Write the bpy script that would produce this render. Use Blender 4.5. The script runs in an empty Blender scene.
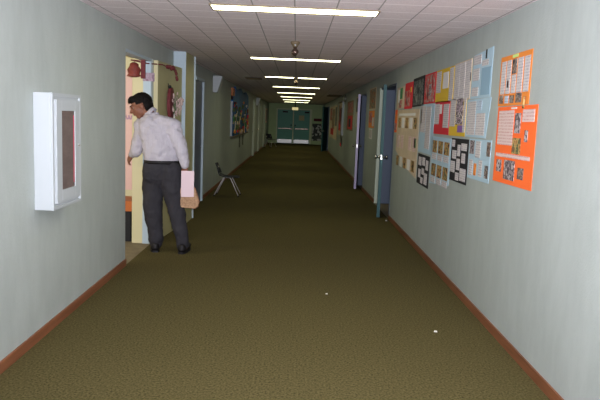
import bpy, bmesh, math, random
from mathutils import Vector, Matrix
random.seed(7)
sc = bpy.context.scene
COL = sc.collection

# ------------------------------------------------------------------ camera
F, PITCH, YAW, ROLL, H = 617.3, -0.1321, 0.0104, 0.0401, 1.52
XL, XR, ZC, XC, YL0, YLD = -1.647, 1.503, 2.321, -0.046, 4.747, 3.927
YEND = 36.5
cam_d = bpy.data.cameras.new('camera'); cam = bpy.data.objects.new('camera', cam_d); COL.objects.link(cam)
sc.camera = cam
cam_d.sensor_width = 36; cam_d.lens = 36*F/600; cam_d.clip_end = 200
f_ = Vector((math.sin(YAW)*math.cos(PITCH), math.cos(YAW)*math.cos(PITCH), math.sin(PITCH)))
r0 = Vector((math.cos(YAW), -math.sin(YAW), 0)); u0 = r0.cross(f_)
r_ = math.cos(ROLL)*r0 + math.sin(ROLL)*u0; u_ = -math.sin(ROLL)*r0 + math.cos(ROLL)*u0
cam.matrix_world = Matrix(((r_.x, u_.x, -f_.x, 0), (r_.y, u_.y, -f_.y, 0), (r_.z, u_.z, -f_.z, H), (0, 0, 0, 1)))

# ------------------------------------------------------------------ world, light, exposure
w = bpy.data.worlds.new('world'); sc.world = w; w.use_nodes = True
w.node_tree.nodes['Background'].inputs[0].default_value = (0.02, 0.02, 0.02, 1)
w.node_tree.nodes['Background'].inputs[1].default_value = 0.3
sc.view_settings.view_transform = 'Standard'; sc.view_settings.look = 'None'
sc.view_settings.exposure = 0.0; sc.view_settings.gamma = 1.0; sc.view_settings.use_curve_mapping = False
TUBE = 11.0              # radiance of the fluorescent diffusers
TUBE_COL = (0.97, 0.95, 0.56, 1)
fl = bpy.data.lights.new('camera_flash', 'AREA'); fl.shape = 'DISK'; fl.size = 0.04
fl.energy = 175; fl.spread = math.radians(120); fl.color = (0.92, 0.91, 1.0)
flo = bpy.data.objects.new('camera_flash', fl); COL.objects.link(flo)
flo.location = (0.05, 0.0, H+0.07)
flo.rotation_euler = (math.radians(98), 0, math.radians(-3))
rl = bpy.data.lights.new('classroom_daylight', 'AREA'); rl.shape = 'RECTANGLE'; rl.size = 1.6; rl.size_y = 1.2
rl.energy = 42; rl.color = (1.0, 0.92, 0.78)
rlo = bpy.data.objects.new('classroom_daylight', rl); COL.objects.link(rlo)
rlo.location = (-4.2, 5.2, 1.5); rlo.rotation_euler = (math.radians(90), 0, math.radians(-50))

# ------------------------------------------------------------------ materials
def mat(name, col, rough=0.7, metal=0.0, spec=0.3, bump=0, bscale=60, vary=0, vscale=(3, 3, 3), col2=None, emit=0):
    m = bpy.data.materials.new(name); m.use_nodes = True
    nt = m.node_tree; b = nt.nodes['Principled BSDF']
    b.inputs['Base Color'].default_value = (*col, 1); b.inputs['Roughness'].default_value = rough
    b.inputs['Metallic'].default_value = metal; b.inputs['Specular IOR Level'].default_value = spec
    tc = nt.nodes.new('ShaderNodeTexCoord')
    if emit:
        b.inputs['Emission Color'].default_value = (*col, 1); b.inputs['Emission Strength'].default_value = emit
    if vary or col2:
        mp = nt.nodes.new('ShaderNodeMapping'); mp.inputs['Scale'].default_value = vscale
        n = nt.nodes.new('ShaderNodeTexNoise'); n.inputs['Scale'].default_value = 1; n.inputs['Detail'].default_value = 6
        n.inputs['Roughness'].default_value = 0.65
        rp = nt.nodes.new('ShaderNodeValToRGB')
        c2 = col2 if col2 else tuple(c*(1-vary) for c in col); c1 = col if col2 else tuple(min(1, c*(1+vary)) for c in col)
        rp.color_ramp.elements[0].color = (*c2, 1); rp.color_ramp.elements[1].color = (*c1, 1)
        rp.color_ramp.elements[0].position = 0.35; rp.color_ramp.elements[1].position = 0.65
        nt.links.new(tc.outputs['Object'], mp.inputs[0]); nt.links.new(mp.outputs[0], n.inputs[0])
        nt.links.new(n.outputs[0], rp.inputs[0]); nt.links.new(rp.outputs[0], b.inputs['Base Color'])
    if bump:
        n2 = nt.nodes.new('ShaderNodeTexNoise'); n2.inputs['Scale'].default_value = bscale; n2.inputs['Detail'].default_value = 4
        bp = nt.nodes.new('ShaderNodeBump'); bp.inputs['Strength'].default_value = bump; bp.inputs['Distance'].default_value = 0.01
        nt.links.new(tc.outputs['Object'], n2.inputs[0]); nt.links.new(n2.outputs[0], bp.inputs['Height'])
        nt.links.new(bp.outputs[0], b.inputs['Normal'])
    return m

def mottled(name, cols, scale, rough=0.6, stretch=(1, 1, 1), kind='noise'):
    """hard-edged patches of several colours (printed pictures, cut-paper art)"""
    m = bpy.data.materials.new(name); m.use_nodes = True
    nt = m.node_tree; b = nt.nodes['Principled BSDF']; b.inputs['Roughness'].default_value = rough
    b.inputs['Specular IOR Level'].default_value = 0.25
    tc = nt.nodes.new('ShaderNodeTexCoord'); mp = nt.nodes.new('ShaderNodeMapping'); mp.inputs['Scale'].default_value = stretch
    if kind == 'noise':
        n = nt.nodes.new('ShaderNodeTexNoise'); n.inputs['Scale'].default_value = scale; n.inputs['Detail'].default_value = 3; out = n.outputs[0]
    else:
        n = nt.nodes.new('ShaderNodeTexVoronoi'); n.inputs['Scale'].default_value = scale
        s = nt.nodes.new('ShaderNodeSeparateColor'); nt.links.new(n.outputs['Color'], s.inputs[0]); out = s.outputs[0]
    rp = nt.nodes.new('ShaderNodeValToRGB'); rp.color_ramp.interpolation = 'CONSTANT'
    lo, hi = (0.32, 0.68) if kind == 'noise' else (0.0, 1.0)
    els = rp.color_ramp.elements
    els[0].position = 0; els[0].color = (*cols[0], 1)
    els[1].position = lo+(hi-lo)/len(cols); els[1].color = (*cols[1], 1)
    for i in range(2, len(cols)):
        e = els.new(lo+(hi-lo)*i/len(cols)); e.color = (*cols[i], 1)
    nt.links.new(tc.outputs['Object'], mp.inputs[0]); nt.links.new(mp.outputs[0], n.inputs[0])
    nt.links.new(out, rp.inputs[0]); nt.links.new(rp.outputs[0], b.inputs['Base Color'])
    return m

def lined(name, paper, ink, pitch=0.02, dens=0.48):
    """paper with rows of small illegible handwriting"""
    m = bpy.data.materials.new(name); m.use_nodes = True
    nt = m.node_tree; b = nt.nodes['Principled BSDF']; b.inputs['Roughness'].default_value = 0.7
    b.inputs['Specular IOR Level'].default_value = 0.2
    tc = nt.nodes.new('ShaderNodeTexCoord')
    wv = nt.nodes.new('ShaderNodeTexWave'); wv.bands_direction = 'Z'; wv.inputs['Scale'].default_value = 0.314/pitch
    n = nt.nodes.new('ShaderNodeTexNoise'); n.inputs['Scale'].default_value = 90; n.inputs['Detail'].default_value = 1
    g1 = nt.nodes.new('ShaderNodeMath'); g1.operation = 'GREATER_THAN'; g1.inputs[1].default_value = 0.6
    g2 = nt.nodes.new('ShaderNodeMath'); g2.operation = 'GREATER_THAN'; g2.inputs[1].default_value = dens
    mu = nt.nodes.new('ShaderNodeMath'); mu.operation = 'MULTIPLY'
    mx = nt.nodes.new('ShaderNodeMix'); mx.data_type = 'RGBA'
    mx.inputs['A'].default_value = (*paper, 1); mx.inputs['B'].default_value = (*ink, 1)
    nt.links.new(tc.outputs['Object'], wv.inputs[0]); nt.links.new(tc.outputs['Object'], n.inputs[0])
    nt.links.new(wv.outputs['Fac'], g1.inputs[0]); nt.links.new(n.outputs[0], g2.inputs[0])
    nt.links.new(g1.outputs[0], mu.inputs[0]); nt.links.new(g2.outputs[0], mu.inputs[1])
    nt.links.new(mu.outputs[0], mx.inputs['Factor']); nt.links.new(mx.outputs['Result'], b.inputs['Base Color'])
    return m

def ceiling_mat():
    m = bpy.data.materials.new('ceiling_tiles'); m.use_nodes = True
    nt = m.node_tree; b = nt.nodes['Principled BSDF']; b.inputs['Roughness'].default_value = 0.85; b.inputs['Specular IOR Level'].default_value = 0.15
    tc = nt.nodes.new('ShaderNodeTexCoord'); sp = nt.nodes.new('ShaderNodeSeparateXYZ'); nt.links.new(tc.outputs['Object'], sp.inputs[0])
    def grid(sock, pitch, off, width):
        a = nt.nodes.new('ShaderNodeMath'); a.operation = 'ADD'; a.inputs[1].default_value = off
        d = nt.nodes.new('ShaderNodeMath'); d.operation = 'DIVIDE'; d.inputs[1].default_value = pitch
        fr = nt.nodes.new('ShaderNodeMath'); fr.operation = 'FRACT'
        l = nt.nodes.new('ShaderNodeMath'); l.operation = 'LESS_THAN'; l.inputs[1].default_value = width/pitch
        nt.links.new(sock, a.inputs[0]); nt.links.new(a.outputs[0], d.inputs[0]); nt.links.new(d.outputs[0], fr.inputs[0]); nt.links.new(fr.outputs[0], l.inputs[0])
        return l.outputs[0]
    gx = grid(sp.outputs[0], 0.305, -XC+6.1+0.005, 0.010)
    gy = grid(sp.outputs[1], 0.3021, 30.21+0.15, 0.026)
    n = nt.nodes.new('ShaderNodeTexNoise'); n.inputs['Scale'].default_value = 160; n.inputs['Detail'].default_value = 2
    rp = nt.nodes.new('ShaderNodeValToRGB'); rp.color_ramp.elements[0].position = 0.3; rp.color_ramp.elements[1].position = 0.5
    rp.color_ramp.elements[0].color = (0.64, 0.565, 0.575, 1); rp.color_ramp.elements[1].color = (0.84, 0.745, 0.755, 1)
    nt.links.new(tc.outputs['Object'], n.inputs[0]); nt.links.new(n.outputs[0], rp.inputs[0])
    m1 = nt.nodes.new('ShaderNodeMix'); m1.data_type = 'RGBA'; m1.inputs['B'].default_value = (0.97, 0.89, 0.90, 1)
    m2 = nt.nodes.new('ShaderNodeMix'); m2.data_type = 'RGBA'; m2.inputs['B'].default_value = (0.40, 0.36, 0.35, 1)
    nt.links.new(gy, m1.inputs['Factor']); nt.links.new(rp.outputs[0], m1.inputs['A'])
    nt.links.new(gx, m2.inputs['Factor']); nt.links.new(m1.outputs['Result'], m2.inputs['A'])
    nt.links.new(m2.outputs['Result'], b.inputs['Base Color'])
    return m

M = {}
M['wall'] = mat('pale_green_vinyl_wall', (0.395, 0.440, 0.418), 0.62, spec=0.3, vary=0.05, vscale=(7, 7, 2.2), bump=0.25, bscale=70)
M['carpet'] = mat('olive_carpet', (0.150, 0.126, 0.052), 0.95, spec=0.05, col2=(0.052, 0.044, 0.017), vscale=(75, 75, 75), bump=0.6, bscale=180)
M['ceiling'] = ceiling_mat()
M['wood'] = mat('red_brown_wood', (0.21, 0.082, 0.038), 0.45, vary=0.25, vscale=(12, 1.5, 30))
M['slate'] = mat('slate_blue_paint', (0.10, 0.13, 0.19), 0.5)
M['teal'] = mat('teal_paint', (0.035, 0.10, 0.11), 0.5, spec=0.2)
M['lav'] = mat('lavender_edge_paint', (0.42, 0.37, 0.62), 0.4, spec=0.5)
M['darkblue'] = mat('dark_slate_door', (0.12, 0.14, 0.20), 0.45)
M['paleblue'] = mat('pale_blue_paint', (0.42, 0.52, 0.58), 0.5, vary=0.03)
M['palegreen'] = mat('pale_green_paint', (0.55, 0.62, 0.50), 0.5)
M['palegreen_lit'] = mat('lit_pale_green_frame', (0.80, 0.88, 0.62), 0.5)  # pale green lightened in colour to stand in for light at the far end
M['olive'] = mat('olive_door_paint', (0.40, 0.38, 0.20), 0.4, spec=0.45, vary=0.05)
M['cream'] = mat('cream_paint', (0.62, 0.57, 0.34), 0.5)
M['pink'] = mat('pink_paper', (0.74, 0.50, 0.44), 0.75, vary=0.04)
M['orange_wood'] = mat('orange_laminate', (0.48, 0.14, 0.035), 0.5)
M['black'] = mat('black_metal', (0.012, 0.012, 0.014), 0.5)
M['white'] = mat('white_enamel', (0.44, 0.48, 0.50), 0.55, spec=0.5)
M['white2'] = mat('white_enamel_groove', (0.38, 0.41, 0.43), 0.4)
M['glass'] = mat('smoky_pane', (0.17, 0.13, 0.12), 0.12, spec=0.6, vary=0.15, vscale=(4, 4, 9))
M['redlabel'] = mat('red_trim', (0.55, 0.04, 0.09), 0.5)
M['chrome'] = mat('chrome', (0.80, 0.80, 0.82), 0.16, metal=1)
M['darkchrome'] = mat('tarnished_chrome', (0.16, 0.11, 0.09), 0.25, metal=0.8)
M['leg'] = mat('polished_chair_leg', (0.75, 0.70, 0.70), 0.35, metal=0.35, spec=0.6)
M['eyewhite'] = mat('eye_white', (0.30, 0.26, 0.24), 0.5)
M['steel'] = mat('brushed_steel', (0.60, 0.60, 0.58), 0.35, metal=1)
M['plastic'] = mat('charcoal_blue_plastic', (0.022, 0.027, 0.040), 0.45, spec=0.3)
M['greendoor'] = mat('green_steel_door', (0.17, 0.48, 0.40), 0.4, spec=0.2)
M['greenpaint'] = mat('green_wall_paint', (0.58, 0.74, 0.40), 0.6, vary=0.04)
M['skin'] = mat('skin', (0.21, 0.088, 0.055), 0.5, vary=0.08, vscale=(14, 14, 14))
M['hair'] = mat('black_hair', (0.006, 0.005, 0.005), 0.7, spec=0.12, bump=0.5, bscale=140)
M['shirt'] = mat('white_striped_shirt', (0.43, 0.41, 0.46), 0.8, vary=0.05, vscale=(90, 90, 2), bump=0.35, bscale=11)
M['trousers'] = mat('charcoal_trousers', (0.024, 0.023, 0.029), 0.8, vary=0.1, vscale=(30, 30, 8), bump=0.3, bscale=12)
M['leather'] = mat('black_leather', (0.008, 0.007, 0.008), 0.5, spec=0.25)
M['folder'] = mat('pale_pink_card', (0.64, 0.50, 0.54), 0.6)
M['bag'] = mat('tan_woven_bag', (0.36, 0.22, 0.13), 0.8, vary=0.3, vscale=(60, 60, 60), bump=0.4, bscale=90)
M['bagtrim'] = mat('brown_bag_trim', (0.20, 0.085, 0.045), 0.6)
M['orange'] = mat('fluorescent_orange_paper', (1.0, 0.17, 0.035), 0.7, vary=0.03)
M['amber'] = mat('amber_orange_paper', (0.80, 0.26, 0.045), 0.7)
M['lightblue'] = mat('light_blue_paper', (0.42, 0.58, 0.68), 0.75)
M['midblue'] = mat('grey_blue_paper', (0.27, 0.42, 0.54), 0.75)
M['yellow'] = mat('mustard_paper', (0.72, 0.48, 0.04), 0.7)
M['red'] = mat('red_paper', (0.66, 0.03, 0.045), 0.7)
M['blackpaper'] = mat('black_paper', (0.018, 0.018, 0.022), 0.7)
M['tan'] = mat('tan_kraft_paper', (0.62, 0.50, 0.36), 0.8, vary=0.08, vscale=(5, 5, 5))
M['greenpaper'] = mat('green_paper', (0.06, 0.26, 0.10), 0.7)
M['lime'] = mat('lime_title_strip', (0.60, 0.80, 0.25), 0.7)
M['sheet'] = mat('white_sheet', (0.76, 0.74, 0.72), 0.7)
M['text'] = lined('handwritten_sheet', (0.62, 0.59, 0.58), (0.42, 0.38, 0.43))
M['pinktext'] = lined('pinkish_handwritten_sheet', (0.72, 0.56, 0.53), (0.60, 0.36, 0.33), 0.022, 0.45)
M['bluetext'] = lined('blue_handwritten_sheet', (0.48, 0.58, 0.68), (0.30, 0.36, 0.50))
M['photo'] = mottled('dark_photograph', [(0.03, 0.025, 0.03), (0.16, 0.10, 0.07), (0.30, 0.24, 0.20), (0.06, 0.07, 0.09), (0.40, 0.36, 0.33)], 17)
M['photo2'] = mottled('brown_photograph', [(0.05, 0.03, 0.02), (0.35, 0.16, 0.06), (0.50, 0.33, 0.12), (0.10, 0.13, 0.06), (0.26, 0.10, 0.06)], 14)
M['photo3'] = mottled('grey_photograph', [(0.30, 0.25, 0.25), (0.10, 0.08, 0.09), (0.48, 0.42, 0.42), (0.15, 0.11, 0.11)], 16)
M['collage_red'] = mottled('red_collage', [(0.45, 0.03, 0.03), (0.60, 0.06, 0.05), (0.42, 0.34, 0.30), (0.50, 0.03, 0.05), (0.14, 0.05, 0.05)], 9, stretch=(1, 1.4, 0.8))
M['collage_dark'] = mottled('dark_collage', [(0.02, 0.025, 0.03), (0.05, 0.05, 0.05), (0.17, 0.19, 0.18), (0.03, 0.03, 0.04), (0.30, 0.30, 0.26)], 9, stretch=(1, 1.4, 0.8))
M['collage_bw'] = mottled('black_white_collage', [(0.02, 0.02, 0.02), (0.65, 0.58, 0.58), (0.10, 0.08, 0.09), (0.55, 0.42, 0.50), (0.03, 0.03, 0.03)], 14)
M['collage_multi'] = mottled('many_coloured_collage', [(0.40, 0.05, 0.02), (0.45, 0.26, 0.08), (0.05, 0.05, 0.07), (0.30, 0.30, 0.22), (0.50, 0.12, 0.03), (0.10, 0.16, 0.06)], 8)
M['mural'] = mottled('blue_mural_paper', [(0.008, 0.07, 0.22), (0.012, 0.11, 0.32), (0.01, 0.08, 0.26), (0.02, 0.14, 0.34)], 3)
M['speckle'] = mottled('white_cards_on_grey', [(0.06, 0.08, 0.07), (0.10, 0.12, 0.10), (0.62, 0.64, 0.58), (0.08, 0.09, 0.08)], 9, kind='vor')
M['maroon'] = mat('maroon_crepe', (0.14, 0.025, 0.03), 0.7, vary=0.2, vscale=(20, 20, 20))
M['darkred'] = mat('dark_red_lacquer', (0.20, 0.04, 0.03), 0.5, vary=0.25, vscale=(20, 20, 20))
M['blossom'] = mat('pale_pink_blossom', (0.55, 0.42, 0.38), 0.7, vary=0.15, vscale=(40, 40, 40))
M['leaf'] = mat('dull_leaf_green', (0.08, 0.12, 0.05), 0.7)
M['purplesign'] = mottled('mauve_printed_sign', [(0.34, 0.25, 0.31), (0.40, 0.31, 0.37), (0.24, 0.16, 0.22)], 22)
M['purple'] = mat('purple_ink', (0.25, 0.12, 0.40), 0.6)
M['tile'] = mat('worn_tan_floor', (0.23, 0.19, 0.12), 0.8, vary=0.15, vscale=(10, 10, 10))
M['fixture'] = mat('dark_fixture_rim', (0.16, 0.12, 0.07), 0.5)
M['ventdark'] = mat('dark_grille', (0.05, 0.045, 0.04), 0.6)
M['notice'] = mat('yellowed_notice', (0.62, 0.58, 0.34), 0.7)
M['exit'] = mat('lit_sign_face', (1.0, 0.86, 0.42), 0.5, emit=0.5)
M['diff'] = bpy.data.materials.new('fluorescent_diffuser'); M['diff'].use_nodes = True
_b = M['diff'].node_tree.nodes['Principled BSDF']
_b.inputs['Base Color'].default_value = (0.9, 0.9, 0.9, 1); _b.inputs['Emission Color'].default_value = TUBE_COL; _b.inputs['Emission Strength'].default_value = TUBE

# ------------------------------------------------------------------ geometry helpers
def bx(bm, x0, y0, z0, x1, y1, z1):
    xs, ys, zs = sorted((x0, x1)), sorted((y0, y1)), sorted((z0, z1))
    v = [bm.verts.new((x, y, z)) for x in xs for y in ys for z in zs]
    for q in ((0, 1, 3, 2), (4, 6, 7, 5), (0, 4, 5, 1), (2, 3, 7, 6), (0, 2, 6, 4), (1, 5, 7, 3)):
        bm.faces.new([v[i] for i in q])

def tube(bm, pts, r, n=10, r2=None, cap=True):
    pts = [Vector(p) for p in pts]; rings = []
    for i, p in enumerate(pts):
        t = (pts[min(i+1, len(pts)-1)] - pts[max(i-1, 0)]).normalized()
        a = Vector((0, 0, 1)) if abs(t.z) < 0.9 else Vector((1, 0, 0))
        s = t.cross(a).normalized(); q = t.cross(s).normalized()
        rr = r if r2 is None else r+(r2-r)*i/(len(pts)-1)
        rings.append([bm.verts.new(p + rr*(math.cos(2*math.pi*k/n)*s + math.sin(2*math.pi*k/n)*q)) for k in range(n)])
    for a, b in zip(rings, rings[1:]):
        for k in range(n): bm.faces.new((a[k], a[(k+1) % n], b[(k+1) % n], b[k]))
    if cap: bm.faces.new(rings[0][::-1]); bm.faces.new(rings[-1])

def ball(bm, c, rx, ry=None, rz=None, rot=None, seg=16, rings=10):
    ry = ry or rx; rz = rz or rx
    mtx = Matrix.Translation(Vector(c)) @ (rot.to_4x4() if rot else Matrix.Identity(4)) @ Matrix.Diagonal((rx, ry, rz, 1))
    bmesh.ops.create_uvsphere(bm, u_segments=seg, v_segments=rings, radius=1, matrix=mtx)

def lathe(bm, prof, c, n=20, axis='z'):
    rings = []
    for r, h in prof:
        ring = []
        for k in range(n):
            a = 2*math.pi*k/n
            if axis == 'z': p = (c[0]+r*math.cos(a), c[1]+r*math.sin(a), c[2]+h)
            elif axis == 'x': p = (c[0]+h, c[1]+r*math.cos(a), c[2]+r*math.sin(a))
            else: p = (c[0]+r*math.cos(a), c[1]+h, c[2]+r*math.sin(a))
            ring.append(bm.verts.new(p))
        rings.append(ring)
    for a, b in zip(rings, rings[1:]):
        for k in range(n): bm.faces.new((a[k], a[(k+1) % n], b[(k+1) % n], b[k]))
    bm.faces.new(rings[0][::-1]); bm.faces.new(rings[-1])

def prism(bm, poly, lo, hi, axis='x'):
    """closed outline (a,b) extruded along an axis; axis x -> (y,z), axis y -> (x,z), axis z -> (x,y)"""
    def P(a, b, h): return {'x': (h, a, b), 'y': (a, h, b), 'z': (a, b, h)}[axis]
    A = [bm.verts.new(P(a, b, lo)) for a, b in poly]; B = [bm.verts.new(P(a, b, hi)) for a, b in poly]
    n = len(poly); bm.faces.new(A); bm.faces.new(B[::-1])
    for i in range(n): bm.faces.new((A[i], A[(i+1) % n], B[(i+1) % n], B[i]))

def obj(name, bm, m, parent=None, smooth=False, bevel=0, world_origin=True):
    bmesh.ops.recalc_face_normals(bm, faces=bm.faces)
    me = bpy.data.meshes.new(name); bm.to_mesh(me); bm.free()
    if smooth:
        for p in me.polygons: p.use_smooth = True
    me.materials.append(m)
    o = bpy.data.objects.new(name, me); COL.objects.link(o)
    if parent: o.parent = parent
    if bevel:
        b = o.modifiers.new('bevel', 'BEVEL'); b.width = bevel; b.segments = 2; b.limit_method = 'ANGLE'
    return o

def box(name, m, a, b, parent=None, bevel=0):
    bm = bmesh.new(); bx(bm, *a, *b); return obj(name, bm, m, parent, bevel=bevel)

def tag(o, label, cat, group=None):
    o['label'] = label; o['category'] = cat
    if group: o['group'] = group
    return o

def thing(name, label, cat, loc=(0, 0, 0), rz=0, group=None):
    o = bpy.data.objects.new(name, None); COL.objects.link(o); o.empty_display_size = 0.1
    o.location = loc; o.rotation_euler = (0, 0, rz)
    return tag(o, label, cat, group)

def struct(name, bm, m, parent=None, bevel=0):
    o = obj(name, bm, m, parent, bevel=bevel)
    if not parent: o['kind'] = 'structure'
    return o

# ------------------------------------------------------------------ setting
T = 0.22
Y0 = -6.0
bm = bmesh.new(); bx(bm, XL, Y0, -0.1, XR, YEND, 0); struct('floor', bm, M['carpet'])
bm = bmesh.new(); bx(bm, XL-T, Y0, ZC, XR+T, YEND+0.2, ZC+0.1); struct('ceiling', bm, M['ceiling'])

DH = 2.11
def wall_with_openings(bm, xa, xb, ya, yb, ops, zt):
    y = ya
    for o0, o1 in ops:
        bx(bm, xa, y, -0.1, xb, o0, zt); bx(bm, xa, o0, DH, xb, o1, zt); y = o1
    bx(bm, xa, y, -0.1, xb, yb, zt)
L_OPS = [(6.0, 7.10), (9.95, 10.85), (23.2, 24.1), (26.3, 27.2), (30.4, 31.4)]
R_OPS = [(9.56, 11.42), (13.58, 14.52), (28.9, 29.85), (33.0, 34.0)]
bm = bmesh.new(); wall_with_openings(bm, XL-T, XL, Y0, YEND, L_OPS, ZC); struct('wall_left', bm, M['wall'])
bm = bmesh.new(); wall_with_openings(bm, XR, XR+T, Y0, YEND, R_OPS, ZC); struct('wall_right', bm, M['wall'])
bm = bmesh.new(); bx(bm, XL-T, Y0-0.2, -0.1, XR+T, Y0, ZC); struct('wall_near', bm, M['wall'])

# end wall with its double door
DX0, DXM, DX1, DZ = -1.13, -0.20, 0.76, 1.97
bm = bmesh.new()
bx(bm, XL-T, YEND, -0.1, DX0-0.07, YEND+0.2, ZC); bx(bm, DX1+0.12, YEND, -0.1, XR+T, YEND+0.2, ZC)
bx(bm, DX0-0.07, YEND, DZ+0.07, DX1+0.12, YEND+0.2, ZC)
struct('wall_end', bm, M['greenpaint'])
d = bpy.data.objects.new('door_1', None); COL.objects.link(d); d['kind'] = 'structure'; d.location = (0, YEND, 0)
def dbox(name, m, a, b, par, bevel=0):
    loc = par.location
    pass
    return box(name, m, (a[0]-loc[0], a[1]-loc[1], a[2]-loc[2]), (b[0]-loc[0], b[1]-loc[1], b[2]-loc[2]), par, bevel)
bm = bmesh.new()
bx(bm, DX0-0.07, -0.02, 0, DX0, 0.1, DZ+0.07); bx(bm, DX1, -0.02, 0, DX1+0.12, 0.1, DZ+0.07); bx(bm, DX0, -0.02, DZ, DX1, 0.1, DZ+0.07)
bx(bm, DXM-0.03, -0.02, 0, DXM+0.03, 0.1, DZ)
obj('door_frame', bm, M['palegreen_lit'], d)
for a, b, hx in ((DX0, DXM-0.03, DXM-0.12), (DXM+0.03, DX1, DXM+0.12)):
    leaf = box('door_leaf', M['greendoor'], (a+0.005, 0.02, 0.02), (b-0.005, 0.065, DZ-0.005), d)
    box('kick_plate', M['steel'], (a+0.03, 0.012, 0.03), (b-0.03, 0.02, 0.24), leaf)
    bm = bmesh.new(); bx(bm, a+0.05, -0.05, 0.86, b-0.05, -0.02, 0.90)
    bx(bm, a+0.05, -0.05, 0.84, a+0.10, 0.02, 0.90); bx(bm, b-0.10, -0.05, 0.84, b-0.05, 0.02, 0.90)
    obj('push_bar', bm, M['darkchrome'], leaf)
    box('door_closer', M['black'], ((a+0.04) if hx > 0-0.2-0.05 and a < -1 else b-0.30, -0.05, DZ-0.17), ((a+0.30) if a < -1 else b-0.04, 0.02, DZ-0.08), leaf)
    box('lock', M['black'], (hx-0.03, -0.005, 1.02), (hx+0.03, 0.02, 1.12), leaf)

# baseboards
def baseboards(name, xa, xb, ops, ya=Y0, yb=YEND):
    bm = bmesh.new(); y = ya
    for o0, o1 in ops: bx(bm, xa, y, 0, xb, o0, 0.068); y = o1
    bx(bm, xa, y, 0, xb, yb, 0.068); struct(name, bm, M['wood'])
baseboards('baseboard_left', XL, XL+0.013, [(a-0.0, b+0.0) for a, b in L_OPS])
baseboards('baseboard_right', XR-0.013, XR, R_OPS)

# boxed-out pier on the left wall beyond the open classroom door
bm = bmesh.new(); bx(bm, XL, 8.30, 0, -1.485, 8.96, ZC); o = struct('wall_pier', bm, M['olive'])
o.data.materials.append(M['paleblue'])
for p in o.data.polygons:
    if p.normal.y < -0.5: p.material_index = 1
bm = bmesh.new(); bx(bm, -1.497, 8.96, 0, -1.465, 8.99, ZC); struct('trim_1', bm, M['paleblue'])

# classroom beyond the open door
bm = bmesh.new(); bx(bm, -5.2, 4.6, -0.1, XL, 10.2, -0.002); struct('floor_classroom', bm, M['tile'])
bm = bmesh.new(); bx(bm, -5.4, 4.4, 2.6, XL-T, 10.2, 2.7); struct('ceiling_classroom', bm, M['cream'])
bm = bmesh.new(); bx(bm, -5.4, 4.4, 0, -5.2, 10.2, 2.6); struct('wall_classroom', bm, M['cream'])
bm = bmesh.new(); bx(bm, -5.2, 7.65, 0, XL-T, 7.75, 2.6); struct('wall_classroom_back', bm, M['cream'])
bm = bmesh.new(); bx(bm, -5.2, 4.4, 0, XL-T, 4.6, 2.6); struct('wall_classroom_front', bm, M['cream'])
# cream reveal and pale-blue frame of the classroom doorway
d = bpy.data.objects.new('door_2', None); COL.objects.link(d); d['kind'] = 'structure'; d.location = (XL, 7.1, 0)
box('door_reveal', M['cream'], (-T, -0.02, 0), (-0.095, 0.0, DH), d)
bm = bmesh.new(); bx(bm, -0.095, -0.035, 0, -0.008, 0.0, DH)
bx(bm, -0.095, -1.10, DH-0.03, -0.004, -0.035, DH)
obj('door_frame', bm, M['paleblue'], d)
box('strike_plate', M['steel'], (-0.06, -0.04, 0.26), (-0.025, -0.034, 0.42), d)
# the olive leaf, folded right back towards the pier
leafang = math.atan2(0.075, 1.05)
leaf = thing('classroom_door', 'olive green classroom door folded back against the left wall behind the man', 'door', (-1.642, 7.15, 0.012), -leafang)
box('door_leaf', M['olive'], (0.0, 0.01, 0), (0.045, 1.08, 2.09), leaf, 0.002)
box('door_edge', M['cream'], (-0.002, -0.004, 0), (0.047, 0.01, 2.09), leaf)
bm = bmesh.new(); lathe(bm, [(0.03, 0), (0.03, 0.006), (0.012, 0.01), (0.012, 0.035), (0.028, 0.045), (0.028, 0.065), (0.015, 0.072)], (0.045, 1.0, 0.95), axis='x')
obj('door_knob', bm, M['chrome'], leaf, True)
for z in (0.2, 1.05, 1.85): box('hinge', M['steel'], (0.0, -0.012, z), (0.012, -0.004, z+0.1), leaf)

# further doors on the left wall
for k, (a, b) in enumerate(L_OPS[1:]):
    d = bpy.data.objects.new('door_%d' % (k+3), None); COL.objects.link(d); d['kind'] = 'structure'; d.location = (XL, a, 0)
    w_ = b-a
    fm = [M['paleblue'], M['palegreen'], M['palegreen'], M['palegreen']][k]
    bm = bmesh.new()
    pr = 0.035 if k == 0 else 0.02
    bx(bm, -0.12, -0.0, 0, 0.0, 0.05, DH); bx(bm, -0.12 if k else 0.0, w_-0.05, 0, pr, w_, DH); bx(bm, -0.12, 0.05, DH-0.05, pr, w_-0.05, DH)
    obj('door_frame', bm, fm, d)
    lf = box('door_leaf', [M['darkblue'], M['cream'], M['tan'], M['cream']][k], (-0.045 if k == 0 else -0.10, 0.05, 0.01), (-0.003 if k == 0 else -0.055, w_-(0.0 if k == 0 else 0.05), DH-0.05), d)
    bm = bmesh.new(); ball(bm, (-0.02, 0.13 if k % 2 else w_-0.13, 0.95), 0.03); tube(bm, [(-0.06, 0.13 if k % 2 else w_-0.13, 0.95), (-0.02, 0.13 if k % 2 else w_-0.13, 0.95)], 0.012)
    obj('door_knob', bm, M['chrome'], lf, True)
    box('wall_behind', M['cream'], (-T, 0, 0), (-T+0.02, w_, DH), d)

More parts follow.
